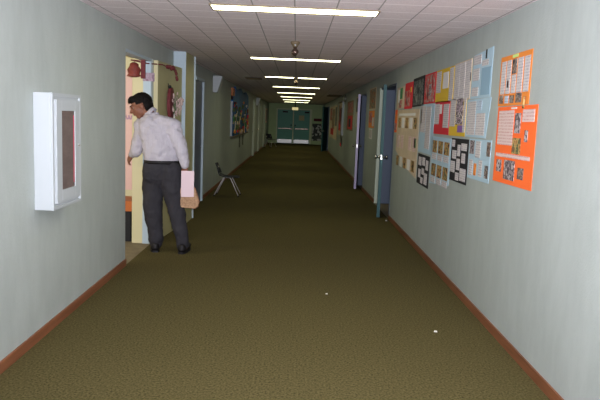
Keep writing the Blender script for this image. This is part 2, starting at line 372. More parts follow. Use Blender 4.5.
# doorways on the right wall, each with a leaf ajar
def right_doorway(idx, a, b, frame_m, back_m, mull=None):
    d = bpy.data.objects.new('door_%d' % idx, None); COL.objects.link(d); d['kind'] = 'structure'; d.location = (XR, a, 0)
    w_ = b-a
    bm = bmesh.new()
    bx(bm, -0.006, 0, 0, T, 0.02, DH); bx(bm, 0.02, 0.02, DH-0.025, T, w_-0.02, DH)
    obj('door_frame', bm, M['slate'], d)
    bm = bmesh.new(); bx(bm, -0.006, w_-0.03, 0, 0.10, w_, DH); obj('door_jamb', bm, frame_m, d)
    box('door_reveal', M['slate'], (0.10, w_-0.03, 0), (T, w_, DH), d)
    if mull: box('mullion', frame_m, (0.0, mull-0.02, 0), (0.05, mull+0.02, DH-0.025), d)
    bm = bmesh.new(); bx(bm, T, -0.35, 0, T+1.2, -0.30, DH+0.2); bx(bm, T, w_, 0, T+1.2, w_+0.05, DH+0.2)
    bx(bm, T+1.2, -0.35, 0, T+1.25, w_+0.05, DH+0.2); bx(bm, T, -0.35, DH+0.2, T+1.25, w_+0.05, DH+0.25)
    obj('room_behind', bm, back_m, d)
    bm = bmesh.new(); bx(bm, 0, -0.30, -0.05, T+1.2, w_, -0.003); obj('threshold', bm, M['tile'], d)
    return d
right_doorway(7, 9.56, 11.42, M['palegreen'], M['slate'])
right_doorway(8, 13.58, 14.52, M['slate'], M['slate'])
right_doorway(9, 28.9, 29.85, M['slate'], M['black'])  # room behind coloured black for the darkness of an unlit room
right_doorway(10, 33.0, 34.0, M['slate'], M['black'])  # black room shell again, its darkness put into the colour

def ajar_leaf(label, hinge_y, width, out, m_face, m_edge, hz=0.95):
    """leaf hinged at its far end, free end nearer the camera and out by `out` metres"""
    ang = math.asin(out/width)
    t = thing('corridor_door', label, 'door', (XR-0.01, hinge_y, 0.012), -ang)
    box('door_leaf', m_face, (-0.045, -width, 0), (0, 0, DH-0.04), t, 0.002)
    box('door_edge', m_edge, (-0.047, -width-0.006, 0), (0.002, -width, DH-0.04), t)
    box('latch_plate', M['steel'], (-0.032, -width-0.010, hz-0.04), (-0.013, -width-0.006, hz+0.04), t)
    for s in (-1, 1):
        bm = bmesh.new(); x0 = -0.045 if s < 0 else 0.0
        prof = [(0.034, 0), (0.034, 0.008), (0.013, 0.012), (0.013, 0.04), (0.030, 0.050), (0.032, 0.068), (0.018, 0.078)]
        lathe(bm, [(r, s*h) for r, h in prof], (x0, -width+0.07, hz), axis='x')
        obj('door_knob', bm, M['chrome'], t, True)
    return t
ajar_leaf('teal steel door with a chrome knob standing ajar, nearest on the right wall', 10.56, 0.92, 0.125, M['teal'], M['teal'])
ajar_leaf('door with a lavender edge standing ajar between two groups of posters on the right wall', 14.48, 0.90, 0.125, M['darkblue'], M['lav'])
ajar_leaf('dark teal door swung well out into the far end of the corridor', 29.80, 0.93, 0.27, M['teal'], M['teal'])

# ------------------------------------------------------------------ ceiling lights
def make_light():
    t = thing('ceiling_light', '', 'ceiling light', (0, 0, ZC), 0, 'fluorescent lights down the corridor ceiling')
    bm = bmesh.new(); a, b = 0.628, 0.122
    bx(bm, -a, -b, -0.010, a, -b+0.014, 0.0); bx(bm, -a, b-0.014, -0.010, a, b, 0.0)
    bx(bm, -a, -b+0.014, -0.010, -a+0.014, b-0.014, 0.0); bx(bm, a-0.014, -b+0.014, -0.010, a, b-0.014, 0.0)
    obj('frame', bm, M['fixture'], t)
    bm = bmesh.new(); prism(bm, [(-b+0.014, 0), (-b+0.014, -0.006), (-b+0.05, -0.012), (b-0.05, -0.012), (b-0.014, -0.006), (b-0.014, 0)], -a+0.014, a-0.014, 'x')
    obj('diffuser', bm, M['diff'], t)
    return t
def copy_tree(o, parent=None):
    c = o.copy(); COL.objects.link(c)
    if parent: c.parent = parent
    for ch in [x for x in bpy.data.objects if x.parent == o]: copy_tree(ch, c)
    return c
light0 = make_light()
LL = ['long white fluorescent light at the top edge, nearest on the ceiling', 'second fluorescent light down the ceiling, just past the nearer round sensor',
      'third fluorescent light down the ceiling, just before the small dark vent', 'fourth fluorescent light from the camera on the ceiling',
      'fifth fluorescent light from the camera on the ceiling', 'sixth fluorescent light from the camera, third from the end doors',
      'seventh fluorescent light from the camera, second from the end doors', 'farthest fluorescent light on the ceiling before the green end doors']
lights = []
for i in range(8):
    o = light0 if i == 0 else copy_tree(light0); o.location = (XC, YL0+0.02+YLD*i, ZC); o['label'] = LL[i]; lights.append(o)
for k in (1, 2):
    o = copy_tree(light0); o.location = (XC, YL0-YLD*k, ZC); o['label'] = ['ceiling light above the camera, out of the picture', 'ceiling light behind the camera, out of the picture'][k-1]

# ------------------------------------------------------------------ white cabinet on the near left wall
cab = thing('wall_cabinet', 'white wall cabinet with a narrow dark glass pane, on the near left wall', 'cabinet', (XL, 3.90, 0.87))
D_, W_, H_ = 0.122, 0.51, 0.745
box('body', M['white'], (0, 0, 0), (D_-0.012, W_, H_), cab, 0.004)
bm = bmesh.new(); x0, x1 = D_-0.012, D_
bx(bm, x0, 0.0, 0.0, x1, W_, 0.018); bx(bm, x0, 0, H_-0.018, x1, W_, H_); bx(bm, x0, 0, 0.018, x1, 0.02, H_-0.018); bx(bm, x0, W_-0.02, 0.018, x1, W_, H_-0.018)
obj('face_rim', bm, M['white'], cab)
dr = bmesh.new(); yb0, yb1, zb0, zb1 = 0.045, W_-0.045, 0.04, H_-0.04
py0, py1, pz0, pz1 = 0.135, 0.375, 0.12, H_-0.11
bx(dr, x0, yb0, zb0, x1+0.008, py0, zb1); bx(dr, x0, py1, zb0, x1+0.008, yb1, zb1); bx(dr, x0, py0, zb0, x1+0.008, py1, pz0); bx(dr, x0, py0, pz1, x1+0.008, py1, zb1)
door = obj('door', dr, M['white'], cab, bevel=0.002)
box('pane', M['glass'], (x0, py0, pz0), (x1+0.002, py1, pz1), door)
box('red_strip', M['redlabel'], (x1+0.002, py1-0.022, pz0+0.03), (x1+0.0035, py1-0.010, pz1-0.03), door)
bm = bmesh.new(); lathe(bm, [(0.009, 0), (0.009, 0.006), (0.006, 0.012)], (x1+0.008, yb1-0.03, 0.40), 12, 'x'); obj('knob', bm, M['steel'], door, True)

# ------------------------------------------------------------------ posters on the right wall
def poster(name, label, cat, y0, y1, z0, z1, base, items=(), group=None, side=1, lift=0.0, poly=None, th=0.003):
    """y0 = left edge as seen (far), y1 = right edge (near); items (u0,v0,u1,v1,material,part name)"""
    xw = XR if side > 0 else XL
    s = -side
    t = thing(name, label, cat, (xw+s*(0.002+lift), (y0+y1)/2, z0), 0, group)
    yc = (y0+y1)/2; hh = z1-z0
    if z1-z0 < 0.6: t.rotation_euler = (math.radians(random.uniform(-0.7, 0.7)), 0, 0)
    bm = bmesh.new()
    if poly: prism(bm, [(y0+u*(y1-y0)-yc, v*hh) for u, v in poly], 0, s*th, 'x')
    else: bx(bm, 0, y0-yc, 0, s*th, y1-yc, hh)
    obj('backing', bm, base, t)
    for k, it in enumerate(items):
        u0, v0, u1, v1, m, nm = it
        bm = bmesh.new(); e = 0.0012*(k % 2)
        ya, yb = y0+u0*(y1-y0)-yc, y0+u1*(y1-y0)-yc
        bx(bm, s*th, ya, v0*hh, s*(th+0.0015+e), yb, v1*hh)
        obj(nm, bm, m, t)
    return t
T_, PT, BT, SH, PH, PH2, PH3 = M['text'], M['pinktext'], M['bluetext'], M['sheet'], M['photo'], M['photo2'], M['photo3']
G = 'student posters on the right wall'
# nearest pair
poster('poster', 'amber-framed poster of narrow text columns above the bright orange poster', 'poster', 4.66, 4.045, 1.665, 2.02, M['amber'],
       [(0.05, 0.24, 0.20, 0.90, T_, 'text_column'), (0.24, 0.24, 0.38, 0.90, T_, 'text_column'), (0.42, 0.24, 0.56, 0.60, T_, 'text_column'), (0.60, 0.24, 0.76, 0.90, T_, 'text_column'), (0.80, 0.24, 0.96, 0.90, T_, 'text_column'),
        (0.42, 0.62, 0.56, 0.90, PH, 'photograph'), (0.04, 0.05, 0.18, 0.22, PH, 'photograph'), (0.24, 0.05, 0.36, 0.20, BT, 'photograph'), (0.40, 0.05, 0.54, 0.20, PH, 'photograph'), (0.60, 0.05, 0.78, 0.23, PH, 'photograph'),
        (0.40, 0.93, 0.58, 0.99, M['lime'], 'title_strip'), (0.28, 0.36, 0.33, 0.5, M['redlabel'], 'ribbon')], G)
poster('poster', 'bright fluorescent orange poster, nearest on the right wall', 'poster', 4.64, 3.875, 1.115, 1.66, M['orange'],
       [(0.05, 0.50, 0.46, 0.95, PT, 'text_block'), (0.68, 0.80, 0.95, 0.95, PT, 'text_block'), (0.04, 0.34, 0.92, 0.39, PT, 'caption_strip'),
        (0.50, 0.66, 0.64, 0.91, PH3, 'photograph'), (0.47, 0.40, 0.68, 0.60, PH2, 'photograph'), (0.76, 0.56, 0.83, 0.70, PH3, 'small_picture'),
        (0.08, 0.14, 0.22, 0.30, PH3, 'photograph'), (0.30, 0.06, 0.58, 0.31, PH3, 'photograph'), (0.66, 0.10, 0.80, 0.24, PH, 'photograph'), (0.38, 0.965, 0.52, 0.985, SH, 'title_strip')], G)
bm = bmesh.new(); tube(bm, [(XR-0.012, 4.10, 1.72), (XR-0.016, 4.10, 1.66), (XR-0.012, 4.11, 1.645)], 0.008); tag(obj('tassel', bm, M['photo2'], None, True), 'small brown tassel hanging at the corner between the two orange posters', 'tassel')
# top row
poster('poster', 'tall light blue poster with a dark clip, top right of the big poster group', 'poster', 5.42, 4.87, 1.74, 2.13, M['lightblue'],
       [(0.52, 0.06, 0.96, 0.62, M['midblue'], 'blue_panel'), (0.06, 0.72, 0.46, 0.92, T_, 'text_block'), (0.06, 0.38, 0.40, 0.64, T_, 'text_block'), (0.06, 0.05, 0.40, 0.24, T_, 'text_block'), (0.50, 0.66, 0.82, 0.78, T_, 'text_block'), (0.66, 0.80, 0.72, 0.98, M['black'], 'clip')], G,
       poly=[(0, 0), (1, 0), (1, 1), (0.05, 0.93)])
poster('poster', 'pale poster of plain white pages beside the tall light blue one', 'poster', 6.02, 5.44, 1.74, 2.09, M['tan'],
       [(0.03, 0.03, 0.33, 0.97, T_, 'page'), (0.35, 0.03, 0.66, 0.97, T_, 'page'), (0.68, 0.03, 0.97, 0.97, T_, 'page'), (0.96, 0.45, 0.99, 0.65, M['black'], 'clip')], G)
poster('poster', 'mustard yellow poster with white pages in the top row', 'poster', 6.80, 6.04, 1.74, 2.08, M['yellow'],
       [(0.02, 0.30, 0.30, 0.95, T_, 'page'), (0.42, 0.40, 0.72, 0.88, SH, 'page'), (0.78, 0.02, 0.98, 0.96, T_, 'page')], G)
poster('poster', 'bright red collage with a grey centre in the top row beside the mustard one', 'poster', 7.40, 6.82, 1.74, 2.08, M['red'],
       [(0.08, 0.05, 0.92, 0.95, M['collage_red'], 'collage'), (0.42, 0.25, 0.62, 0.65, PH3, 'picture')], G)
poster('poster', 'black collage poster between the two red ones in the top row', 'poster', 8.14, 7.42, 1.72, 2.08, M['blackpaper'],
       [(0.1, 0.05, 0.9, 0.9, M['collage_dark'], 'collage')], G)
poster('poster', 'darker red collage left of the black poster in the top row', 'poster', 8.74, 8.16, 1.70, 2.05, M['red'],
       [(0.05, 0.1, 0.7, 0.7, M['collage_red'], 'collage'), (0.75, 0.62, 0.85, 0.8, M['yellow'], 'star')], G)
poster('poster', 'small multi-coloured poster with green, farthest in the top row beside the teal door', 'poster', 9.40, 8.78, 1.71, 2.02, M['tan'],
       [(0.42, 0.45, 0.75, 0.95, M['greenpaper'], 'green_sheet'), (0.15, 0.3, 0.38, 0.9, SH, 'page'), (0.35, 0.05, 0.7, 0.40, M['collage_red'], 'collage')], G)
poster('poster', 'narrow orange red strip poster right beside the teal door', 'poster', 9.50, 9.30, 1.36, 1.70, M['orange'],
       [(0.1, 0.1, 0.9, 0.4, M['collage_red'], 'collage'), (0.1, 0.55, 0.9, 0.8, M['amber'], 'strip')], G)
# middle row
poster('poster', 'large light blue poster of white pages under the tall light blue one', 'poster', 5.50, 4.83, 1.42, 1.735, M['lightblue'],
       [(0.05, 0.05, 0.42, 0.95, T_, 'page'), (0.46, 0.70, 0.66, 0.95, BT, 'page'), (0.46, 0.05, 0.82, 0.62, T_, 'page')], G,
       poly=[(0, 0), (0.88, -0.02), (1, 1), (0, 1)])
poster('poster', 'yellow-edged poster with a black and white picture in the middle row', 'poster', 6.10, 5.52, 1.41, 1.765, M['yellow'],
       [(0.02, 0.25, 0.36, 0.98, T_, 'page'), (0.40, 0.30, 0.82, 0.97, M['collage_bw'], 'picture'), (0.55, 0.10, 0.85, 0.28, M['purple'], 'purple_drawing'), (0.86, 0.1, 0.99, 0.98, T_, 'page')], G)
poster('poster', 'red poster with white pages in the middle row', 'poster', 6.78, 6.12, 1.41, 1.75, M['red'],
       [(0.02, 0.30, 0.34, 0.93, T_, 'page'), (0.62, 0.20, 0.97, 0.90, T_, 'page'), (0.36, 0.62, 0.50, 0.90, SH, 'page')], G)
poster('poster', 'pale blue sheet with long white pages left of the red poster in the middle row', 'poster', 7.56, 6.80, 1.17, 1.735, M['lightblue'],
       [(0.02, 0.42, 0.42, 0.97, T_, 'page'), (0.46, 0.10, 0.80, 0.95, T_, 'page'), (0.05, 0.60, 0.12, 0.9, M['yellow'], 'strip')], G)
its = []
for r, v in enumerate((0.70, 0.36, 0.05)):
    for c in range(5):
        if r == 1 and c in (2,): continue
        its.append((0.08+c*0.18, v, 0.20+c*0.18, v+0.17 if r != 1 else v+0.22, PT if r == 1 else (SH if c % 2 else PH2), 'card'))
its += [(0.86, 0.42, 0.93, 0.56, M['greenpaper'], 'green_card'), (0.10, 0.90, 0.85, 0.94, SH, 'title_strip')]
poster('poster', 'big tan paper sheet covered with small cards, farthest of the middle row', 'poster', 9.28, 7.62, 0.85, 1.69, M['tan'], its, G,
       poly=[(0, 0.30), (0.5, 0.08), (1, -0.02), (1, 1.0), (0, 1.0)])
# bottom row
poster('poster', 'light blue poster with photographs along its edges, lowest right of the big poster group', 'poster', 5.34, 4.74, 1.07, 1.405, M['lightblue'],
       [(0.04, 0.62, 0.26, 0.96, PH3, 'photograph'), (0.06, 0.08, 0.24, 0.48, T_, 'page'), (0.30, 0.10, 0.42, 0.40, M['amber'], 'duck_picture'), (0.34, 0.55, 0.56, 0.95, T_, 'page'), (0.52, 0.1, 0.68, 0.5, T_, 'page'), (0.84, 0.62, 0.99, 0.95, PH, 'photograph'), (0.80, 0.10, 0.95, 0.40, PH, 'photograph')], G)
bits = [(0.04, 0.80, 0.22, 0.96), (0.10, 0.52, 0.34, 0.72), (0.02, 0.20, 0.30, 0.46), (0.40, 0.60, 0.56, 0.86), (0.38, 0.28, 0.58, 0.54), (0.62, 0.74, 0.92, 0.90), (0.66, 0.46, 0.86, 0.68), (0.62, 0.06, 0.94, 0.34), (0.36, 0.04, 0.56, 0.22)]
poster('poster', 'large black poster scattered with white slips in the bottom row', 'poster', 5.95, 5.36, 0.99, 1.39, M['blackpaper'], [(a, b, c, d_, T_, 'paper_slip') for a, b, c, d_ in bits], G)
its = []
for v in (0.62, 0.14):
    for u in (0.07, 0.38, 0.69):
        its.append((u, v+0.05, u+0.24, v+0.30, PH2, 'photograph')); its.append((u, v-0.09, u+0.24, v+0.03, T_, 'caption'))
poster('poster', 'light blue poster with two rows of three photographs in the bottom row', 'poster', 6.82, 5.97, 0.86, 1.38, M['lightblue'], its, G,
       poly=[(0, 0.0), (1, 0.12), (1, 1), (0, 1.0)])
bits = [(0.08, 0.62, 0.34, 0.90), (0.42, 0.66, 0.64, 0.92), (0.72, 0.55, 0.92, 0.86), (0.12, 0.22, 0.32, 0.50), (0.40, 0.36, 0.62, 0.56), (0.64, 0.08, 0.88, 0.44), (0.34, 0.06, 0.54, 0.26)]
poster('poster', 'small black poster with white slips hanging lowest, beside the tan sheet', 'poster', 7.54, 6.88, 0.79, 1.15, M['blackpaper'], [(a, b, c, d_, T_, 'paper_slip') for a, b, c, d_ in bits], G)
# posters between the doors further along
G2 = 'posters between the doors along the far right wall'
poster('poster', 'brown and orange collage high on the wall between the teal and lavender doors', 'poster', 13.0, 11.95, 1.74, 2.17, M['tan'], [(0.05, 0.05, 0.95, 0.95, M['collage_multi'], 'collage')], G2)
poster('poster', 'orange sheet under the brown collage between the teal and lavender doors', 'poster', 12.95, 12.05, 1.38, 1.72, M['amber'], [(0.1, 0.3, 0.6, 0.9, M['collage_red'], 'collage'), (0.65, 0.1, 0.95, 0.6, T_, 'page')], G2)
poster('poster', 'small white sheet below the orange one between the teal and lavender doors', 'poster', 12.8, 12.3, 1.16, 1.36, M['sheet'], [(0.1, 0.1, 0.9, 0.9, T_, 'writing')], G2)
poster('poster', 'tan poster just left of the lavender-edged door on the right wall', 'poster', 15.9, 15.0, 1.35, 2.1, M['tan'], [(0.1, 0.5, 0.9, 0.95, M['collage_dark'], 'collage'), (0.1, 0.05, 0.9, 0.45, T_, 'page')], G2)
poster('poster', 'red and orange poster with a dark face shape far along the right wall', 'poster', 18.6, 16.6, 1.22, 2.05, M['collage_multi'], [(0.15, 0.05, 0.9, 0.5, M['red'], 'red_sheet'), (0.35, 0.12, 0.65, 0.4, M['blackpaper'], 'dark_shape'), (0.1, 0.6, 0.9, 0.95, M['collage_red'], 'collage')], G2)
t = thing('notice_case', 'white-edged notice case with papers and red cloth far along the right wall', 'notice case', (XR, 22.0-1.2, 1.0))
box('side_panel', M['white'], (-0.06, -0.80, 0.02), (0.0, -0.77, 1.10), t)
box('backboard', M['tan'], (-0.03, -0.77, 0.0), (0.0, 0.95, 1.10), t)
box('top_rail', M['fixture'], (-0.08, -0.77, 1.08), (0.0, 0.95, 1.10), t)
cnt = 0
for (ya, yb, za, zb, m) in [(-0.7, -0.1, -0.25, 0.9, 'collage_dark'), (0.0, 0.5, 0.35, 0.95, 'tan'), (0.1, 0.9, 0.15, 0.5, 'red'), (0.55, 0.9, 0.6, 1.0, 'collage_multi'), (-0.6, -0.2, -0.35, -0.24, 'red')]:
    cnt += 1; box('artwork', M[m], (-0.034-0.002*cnt, ya, za), (-0.030, yb, zb), t)
bm = bmesh.new(); prism(bm, [(-0.2, 0.95), (0.5, 0.75), (0.4, 0.45), (-0.05, 0.35), (-0.3, 0.6)], -0.06, -0.045, 'x'); obj('cloth', bm, M['maroon'], t)
poster('poster', 'faint red and tan wall display beyond the notice case near the dark teal door', 'poster', 28.2, 23.0, 0.75, 2.05, M['tan'], [(0.05, 0.55, 0.35, 0.95, M['collage_red'], 'collage'), (0.4, 0.3, 0.7, 0.9, M['collage_multi'], 'collage'), (0.75, 0.4, 0.95, 0.95, M['collage_dark'], 'collage'), (0.2, 0.1, 0.6, 0.3, M['red'], 'red_strip')], G2)

# ------------------------------------------------------------------ mural case on the left wall
t = thing('display_case', 'dark blue mural display case with a white edge on the left wall beyond the chair', 'display case', (XL, 15.5, 1.0))
bm = bmesh.new(); bx(bm, 0, 0, 0, 0.055, 4.9, 1.0); obj('backboard', bm, M['mural'], t)
box('side_panel', M['white'], (0, -0.03, 0.0), (0.045, 0, 0.86), t)
box('bottom_rail', M['fixture'], (0, 0, -0.03), (0.075, 4.9, 0.0), t)
bm = bmesh.new(); prism(bm, [(0.45, 0.95), (4.9, 0.95), (4.9, 1.13), (4.0, 1.24), (3.1, 1.15), (2.2, 1.27), (1.3, 1.18), (0.6, 1.25)], 0.0, 0.05, 'x'); obj('mural_top', bm, M['mural'], t)
box('orange_border', M['orange_wood'], (0, 0.0, 0.90), (0.05, 0.42, 1.19), t)
cols = ['red', 'tan', 'collage_multi', 'amber', 'greenpaper', 'sheet', 'maroon', 'leaf', 'yellow', 'tan', 'red', 'leaf']
for k in range(60):
    y = 0.15+4.5*random.random(); z = 0.06+0.85*random.random()**1.3; q = random.uniform(0.06, 0.17)
    bm = bmesh.new(); n = 7
    prism(bm, [(y+q*random.uniform(0.5, 1.3)*math.cos(2*math.pi*i/n)*1.9, z+0.42*q*random.uniform(0.4, 1.5)*math.sin(2*math.pi*i/n)) for i in range(n)], 0.055, 0.060+0.0006*k, 'x')
    obj('cutout', bm, M[cols[(k*5) % len(cols)]], t)
for k in range(8):
    y = 0.4+0.5*k; bm = bmesh.new()
    tube(bm, [(0.075, y, 0.05+0.1*math.sin(k*2)), (0.08, y+0.35*math.sin(k*1.7), 0.35), (0.075, y+0.5*math.cos(k*2.3), 0.62+0.1*math.sin(k))], 0.013, 6)
    obj('branch', bm, M['tan' if k % 3 == 0 else 'leaf'], t)
box('red_corner', M['red'], (0.055, 4.4, 0.1), (0.08, 4.85, 0.55), t)
for y, z, lab in ((17.9, 0.60, 'short dark paper strip hanging below the blue mural case, nearer one'), (19.0, 0.62, 'short dark paper strip hanging below the blue mural case, farther one')):
    bm = bmesh.new(); bx(bm, XL+0.001, y, z, XL+0.006, y+0.35, z+0.36); tag(obj('paper_strip', bm, M['collage_dark']), lab, 'paper strip')
poster('poster', 'small pinkish poster on the left wall just before the end doors', 'poster', 34.6, 32.6, 1.2, 1.95, M['pink'], [(0.1, 0.1, 0.9, 0.9, M['purplesign'], 'print')], None, side=-1)

# wall speakers (tapering boxes under the ceiling)
for y, s, lab in ((12.15, 1.0, 'white wedge-shaped speaker high on the left wall beyond the open door'), (24.9, 0.95, 'white wedge-shaped speaker high on the left wall near the far doors')):
    t = thing('wall_speaker', lab, 'speaker', (XL, y, 1.95))
    bm = bmesh.new(); prism(bm, [(0, 0), (0.085*s, 0), (0.175*s, 0.30*s), (0.175*s, 0.315*s), (0, 0.315*s)], 0, 0.30, 'y'); obj('body', bm, M['white'], t, bevel=0.004)
    bm = bmesh.new(); prism(bm, [(0.088*s, 0.015), (0.092*s, 0.012), (0.176*s, 0.285*s), (0.172*s, 0.290*s)], 0.02, 0.28, 'y'); obj('grille', bm, M['white2'], t)
bm = bmesh.new(); lathe(bm, [(0.12, 0), (0.12, -0.02), (0.10, -0.06), (0.05, -0.085), (0.01, -0.09)], (XR, 19.4, 2.16), 20, 'x')
tag(obj('alarm_bell', bm, M['steel'], None, True), 'grey round alarm bell high on the far right wall', 'bell')

# ceiling sensors, vents and lit sign
for y, s, lab in ((6.72, 1.0, 'dark ceiling sprinkler sensor between the first two fluorescent lights'), (12.55, 0.9, 'small dark ceiling sensor in front of the third fluorescent light')):
    t = thing('ceiling_sensor', lab, 'ceiling sensor', (XC, y, ZC))
    bm = bmesh.new(); lathe(bm, [(0.044*s, 0), (0.052*s, -0.010), (0.046*s, -0.022), (0.020*s, -0.060)], (0, 0, 0)); obj('cup', bm, M['fixture'], t, True)
    bm = bmesh.new(); lathe(bm, [(0.020*s, -0.060), (0.018*s, -0.075), (0.034*s, -0.090), (0.040*s, -0.110), (0.030*s, -0.135), (0.008*s, -0.148)], (0, 0, 0)); obj('head', bm, M['darkchrome'], t, True)
    bm = bmesh.new(); ball(bm, (0, -0.038, -0.04), 0.010*s); obj('lens', bm, M['white'], t, True)
def vent(x0, x1, y0, y1, lab):
    t = thing('ceiling_vent', lab, 'vent', ((x0+x1)/2, (y0+y1)/2, ZC))
    a, b = (x1-x0)/2, (y1-y0)/2
    box('backing', M['ventdark'], (-a, -b, -0.012), (a, b, 0), t)
    n = max(3, int(2*b/0.08))
    for k in range(n):
        y = -b+(k+0.5)*2*b/n; bm = bmesh.new(); prism(bm, [(y-0.012, -0.012), (y+0.008, -0.022), (y+0.012, -0.020), (y-0.006, -0.012)], -a+0.01, a-0.01, 'x'); obj('slat', bm, M['fixture'], t)
vent(-1.12, -0.78, 13.0, 13.55, 'small dark vent in the ceiling left of the third fluorescent light')
vent(1.02, 1.46, 20.6, 22.0, 'dark vent in the ceiling by the far right wall')
t = thing('exit_sign', 'small lit sign hanging from the ceiling before the end doors', 'sign', (-0.10, 31.5, 1.90))
box('body', M['fixture'], (-0.17, -0.03, -0.01), (0.17, 0.03, 0.15), t)
box('lit_face', M['exit'], (-0.155, -0.034, 0.0), (0.155, -0.03, 0.14), t)
bm = bmesh.new(); tube(bm, [(0, 0, 0.14), (0, 0, ZC-1.90)], 0.02); obj('stem', bm, M['black'], t)

# things at the far end
def endflat(name, lab, cat, x0, x1, z0, z1, m):
    bm = bmesh.new(); bx(bm, x0, YEND-0.008, z0, x1, YEND-0.001, z1); return tag(obj(name, bm, m), lab, cat)
endflat('card_display', 'dark panel speckled with small white cards right of the end doors', 'display', 0.92, 1.48, 0.22, 1.22, M['speckle'])
endflat('poster', 'small dull red strip above the speckled card panel by the end doors', 'poster', 1.00, 1.46, 1.36, 1.52, M['maroon'])
bm = bmesh.new(); bx(bm, 0.13, YEND+0.010, 1.36, 0.44, YEND+0.018, 1.66); tag(obj('paper_notice', bm, M['notice']), 'yellowed square notice taped to the right end door', 'notice')

# ------------------------------------------------------------------ chairs
def make_chair(label, loc, rz, s=1.0):
    t = thing('school_chair', label, 'chair', loc, rz, None)
    def shell(fn, nu, nv, th):
        bm = bmesh.new(); g = [[bm.verts.new(fn(i/nu, j/nv)) for j in range(nv+1)] for i in range(nu+1)]
        for i in range(nu):
            for j in range(nv): bm.faces.new((g[i][j], g[i+1][j], g[i+1][j+1], g[i][j+1]))
        bmesh.ops.recalc_face_normals(bm, faces=bm.faces); bmesh.ops.solidify(bm, geom=bm.faces[:], thickness=th); return bm
    # chair faces +x; seat height .37
    def seat(u, v):
        x = -0.17+0.37*u; wv = 0.17*(1-0.12*(2*u-1)**2); y = (2*v-1)*wv
        z = 0.37 + 0.012*(2*v-1)**2 - 0.03*max(0, u-0.75)*4*0.5 + 0.05*max(0, 0.2-u)*5*0.6 - 0.012*math.sin(math.pi*u)
        return (x*s, y*s, z*s)
    def back(u, v):
        z = 0.42+0.19*u; y = (2*v-1)*0.165*(1-0.15*u*u); x = -0.185-0.075*u + 0.025*(1-(2*v-1)**2)*-1+0.02
        return (x*s, y*s, z*s)
    o = obj('seat', shell(seat, 12, 10, 0.010*s), M['plastic'], t, True)
    o = obj('backrest', shell(back, 10, 12, 0.010*s), M['plastic'], t, True)
    for sy in (-1, 1):
        bm = bmesh.new(); tube(bm, [(-0.16*s, sy*0.10*s, 0.375*s), (-0.195*s, sy*0.10*s, 0.44*s), (-0.225*s, sy*0.10*s, 0.56*s)], 0.009*s); obj('back_support', bm, M['chrome'], t, True)
        for sx, xt, xf in ((1, 0.03, 0.21), (-1, -0.07, -0.25)):
            bm = bmesh.new(); tube(bm, [(xt*s, sy*0.11*s, 0.350*s), ((xt+sx*0.02)*s, sy*0.115*s, 0.335*s), (xf*s, sy*0.17*s, 0.012*s)], 0.0085*s)
            lg = obj('leg', bm, M['leg'], t, True)
            bm = bmesh.new(); lathe(bm, [(0.014*s, 0), (0.015*s, 0.012*s), (0.012*s, 0.022*s)], (xf*s, sy*0.17*s, 0), 10); obj('foot_glide', bm, M['black'], lg, True)
    bm = bmesh.new()
    bx(bm, -0.09*s, -0.115*s, 0.343*s, 0.05*s, -0.095*s, 0.357*s); bx(bm, -0.09*s, 0.095*s, 0.343*s, 0.05*s, 0.115*s, 0.357*s)
    bx(bm, -0.03*s, -0.10*s, 0.343*s, 0.0, 0.10*s, 0.357*s); obj('seat_frame', bm, M['chrome'], t)
    return t
make_chair('small dark plastic school chair with chrome legs standing by the left wall', (-1.25, 11.72, 0), math.radians(-1))
make_chair('tiny dark chair in the distance by the left wall near the end doors', (-1.25, 31.0, 0), math.radians(60), 1.1)

# ------------------------------------------------------------------ scraps on the carpet
for x, y, sz, lab in ((0.32, 5.25, 0.010, 'tiny white scrap on the carpet in the middle of the corridor'), (1.08, 4.37, 0.013, 'white paper scrap on the carpet nearest the camera'), (1.44, 9.39, 0.014, 'small white scrap on the carpet in front of the teal door')):
    bm = bmesh.new(); prism(bm, [(x-sz, y-sz*0.6), (x+sz*0.8, y-sz), (x+sz, y+sz*0.7), (x-sz*0.3, y+sz)], 0.001, 0.007, 'z'); tag(obj('paper_scrap', bm, M['sheet']), lab, 'scrap')

# ------------------------------------------------------------------ classroom glimpse
bk = thing('low_bookcase', 'low black bookcase with an orange top just inside the classroom door', 'bookcase', (-2.3, 7.35, 0))
box('carcass', M['black'], (-0.4, -0.20, 0), (0.40, 0.20, 0.36), bk); box('top', M['orange_wood'], (-0.42, -0.22, 0.36), (0.42, 0.22, 0.48), bk, 0.004)
bm = bmesh.new(); bx(bm, -3.0, 7.640, 0.55, -1.90, 7.648, 2.02); tag(obj('bulletin_board', bm, M['pink']), 'pink papered board on the classroom wall seen through the open door', 'bulletin board')
bm = bmesh.new()
for k in range(3): tube(bm, [(-2.10+0.035*k, 7.634, 1.42), (-2.09+0.035*k, 7.634, 1.47), (-2.075+0.035*k, 7.634, 1.42)], 0.004, 6)
tag(obj('wall_lettering', bm, M['purple']), 'small purple scribble on the pink paper in front of the man', 'lettering')
bm = bmesh.new(); bx(bm, -1.745, 7.058, 1.86, -1.615, 7.062, 1.955); tag(obj('hanging_sign', bm, M['purplesign']), 'small mauve printed sign on the classroom door frame above the man', 'sign')
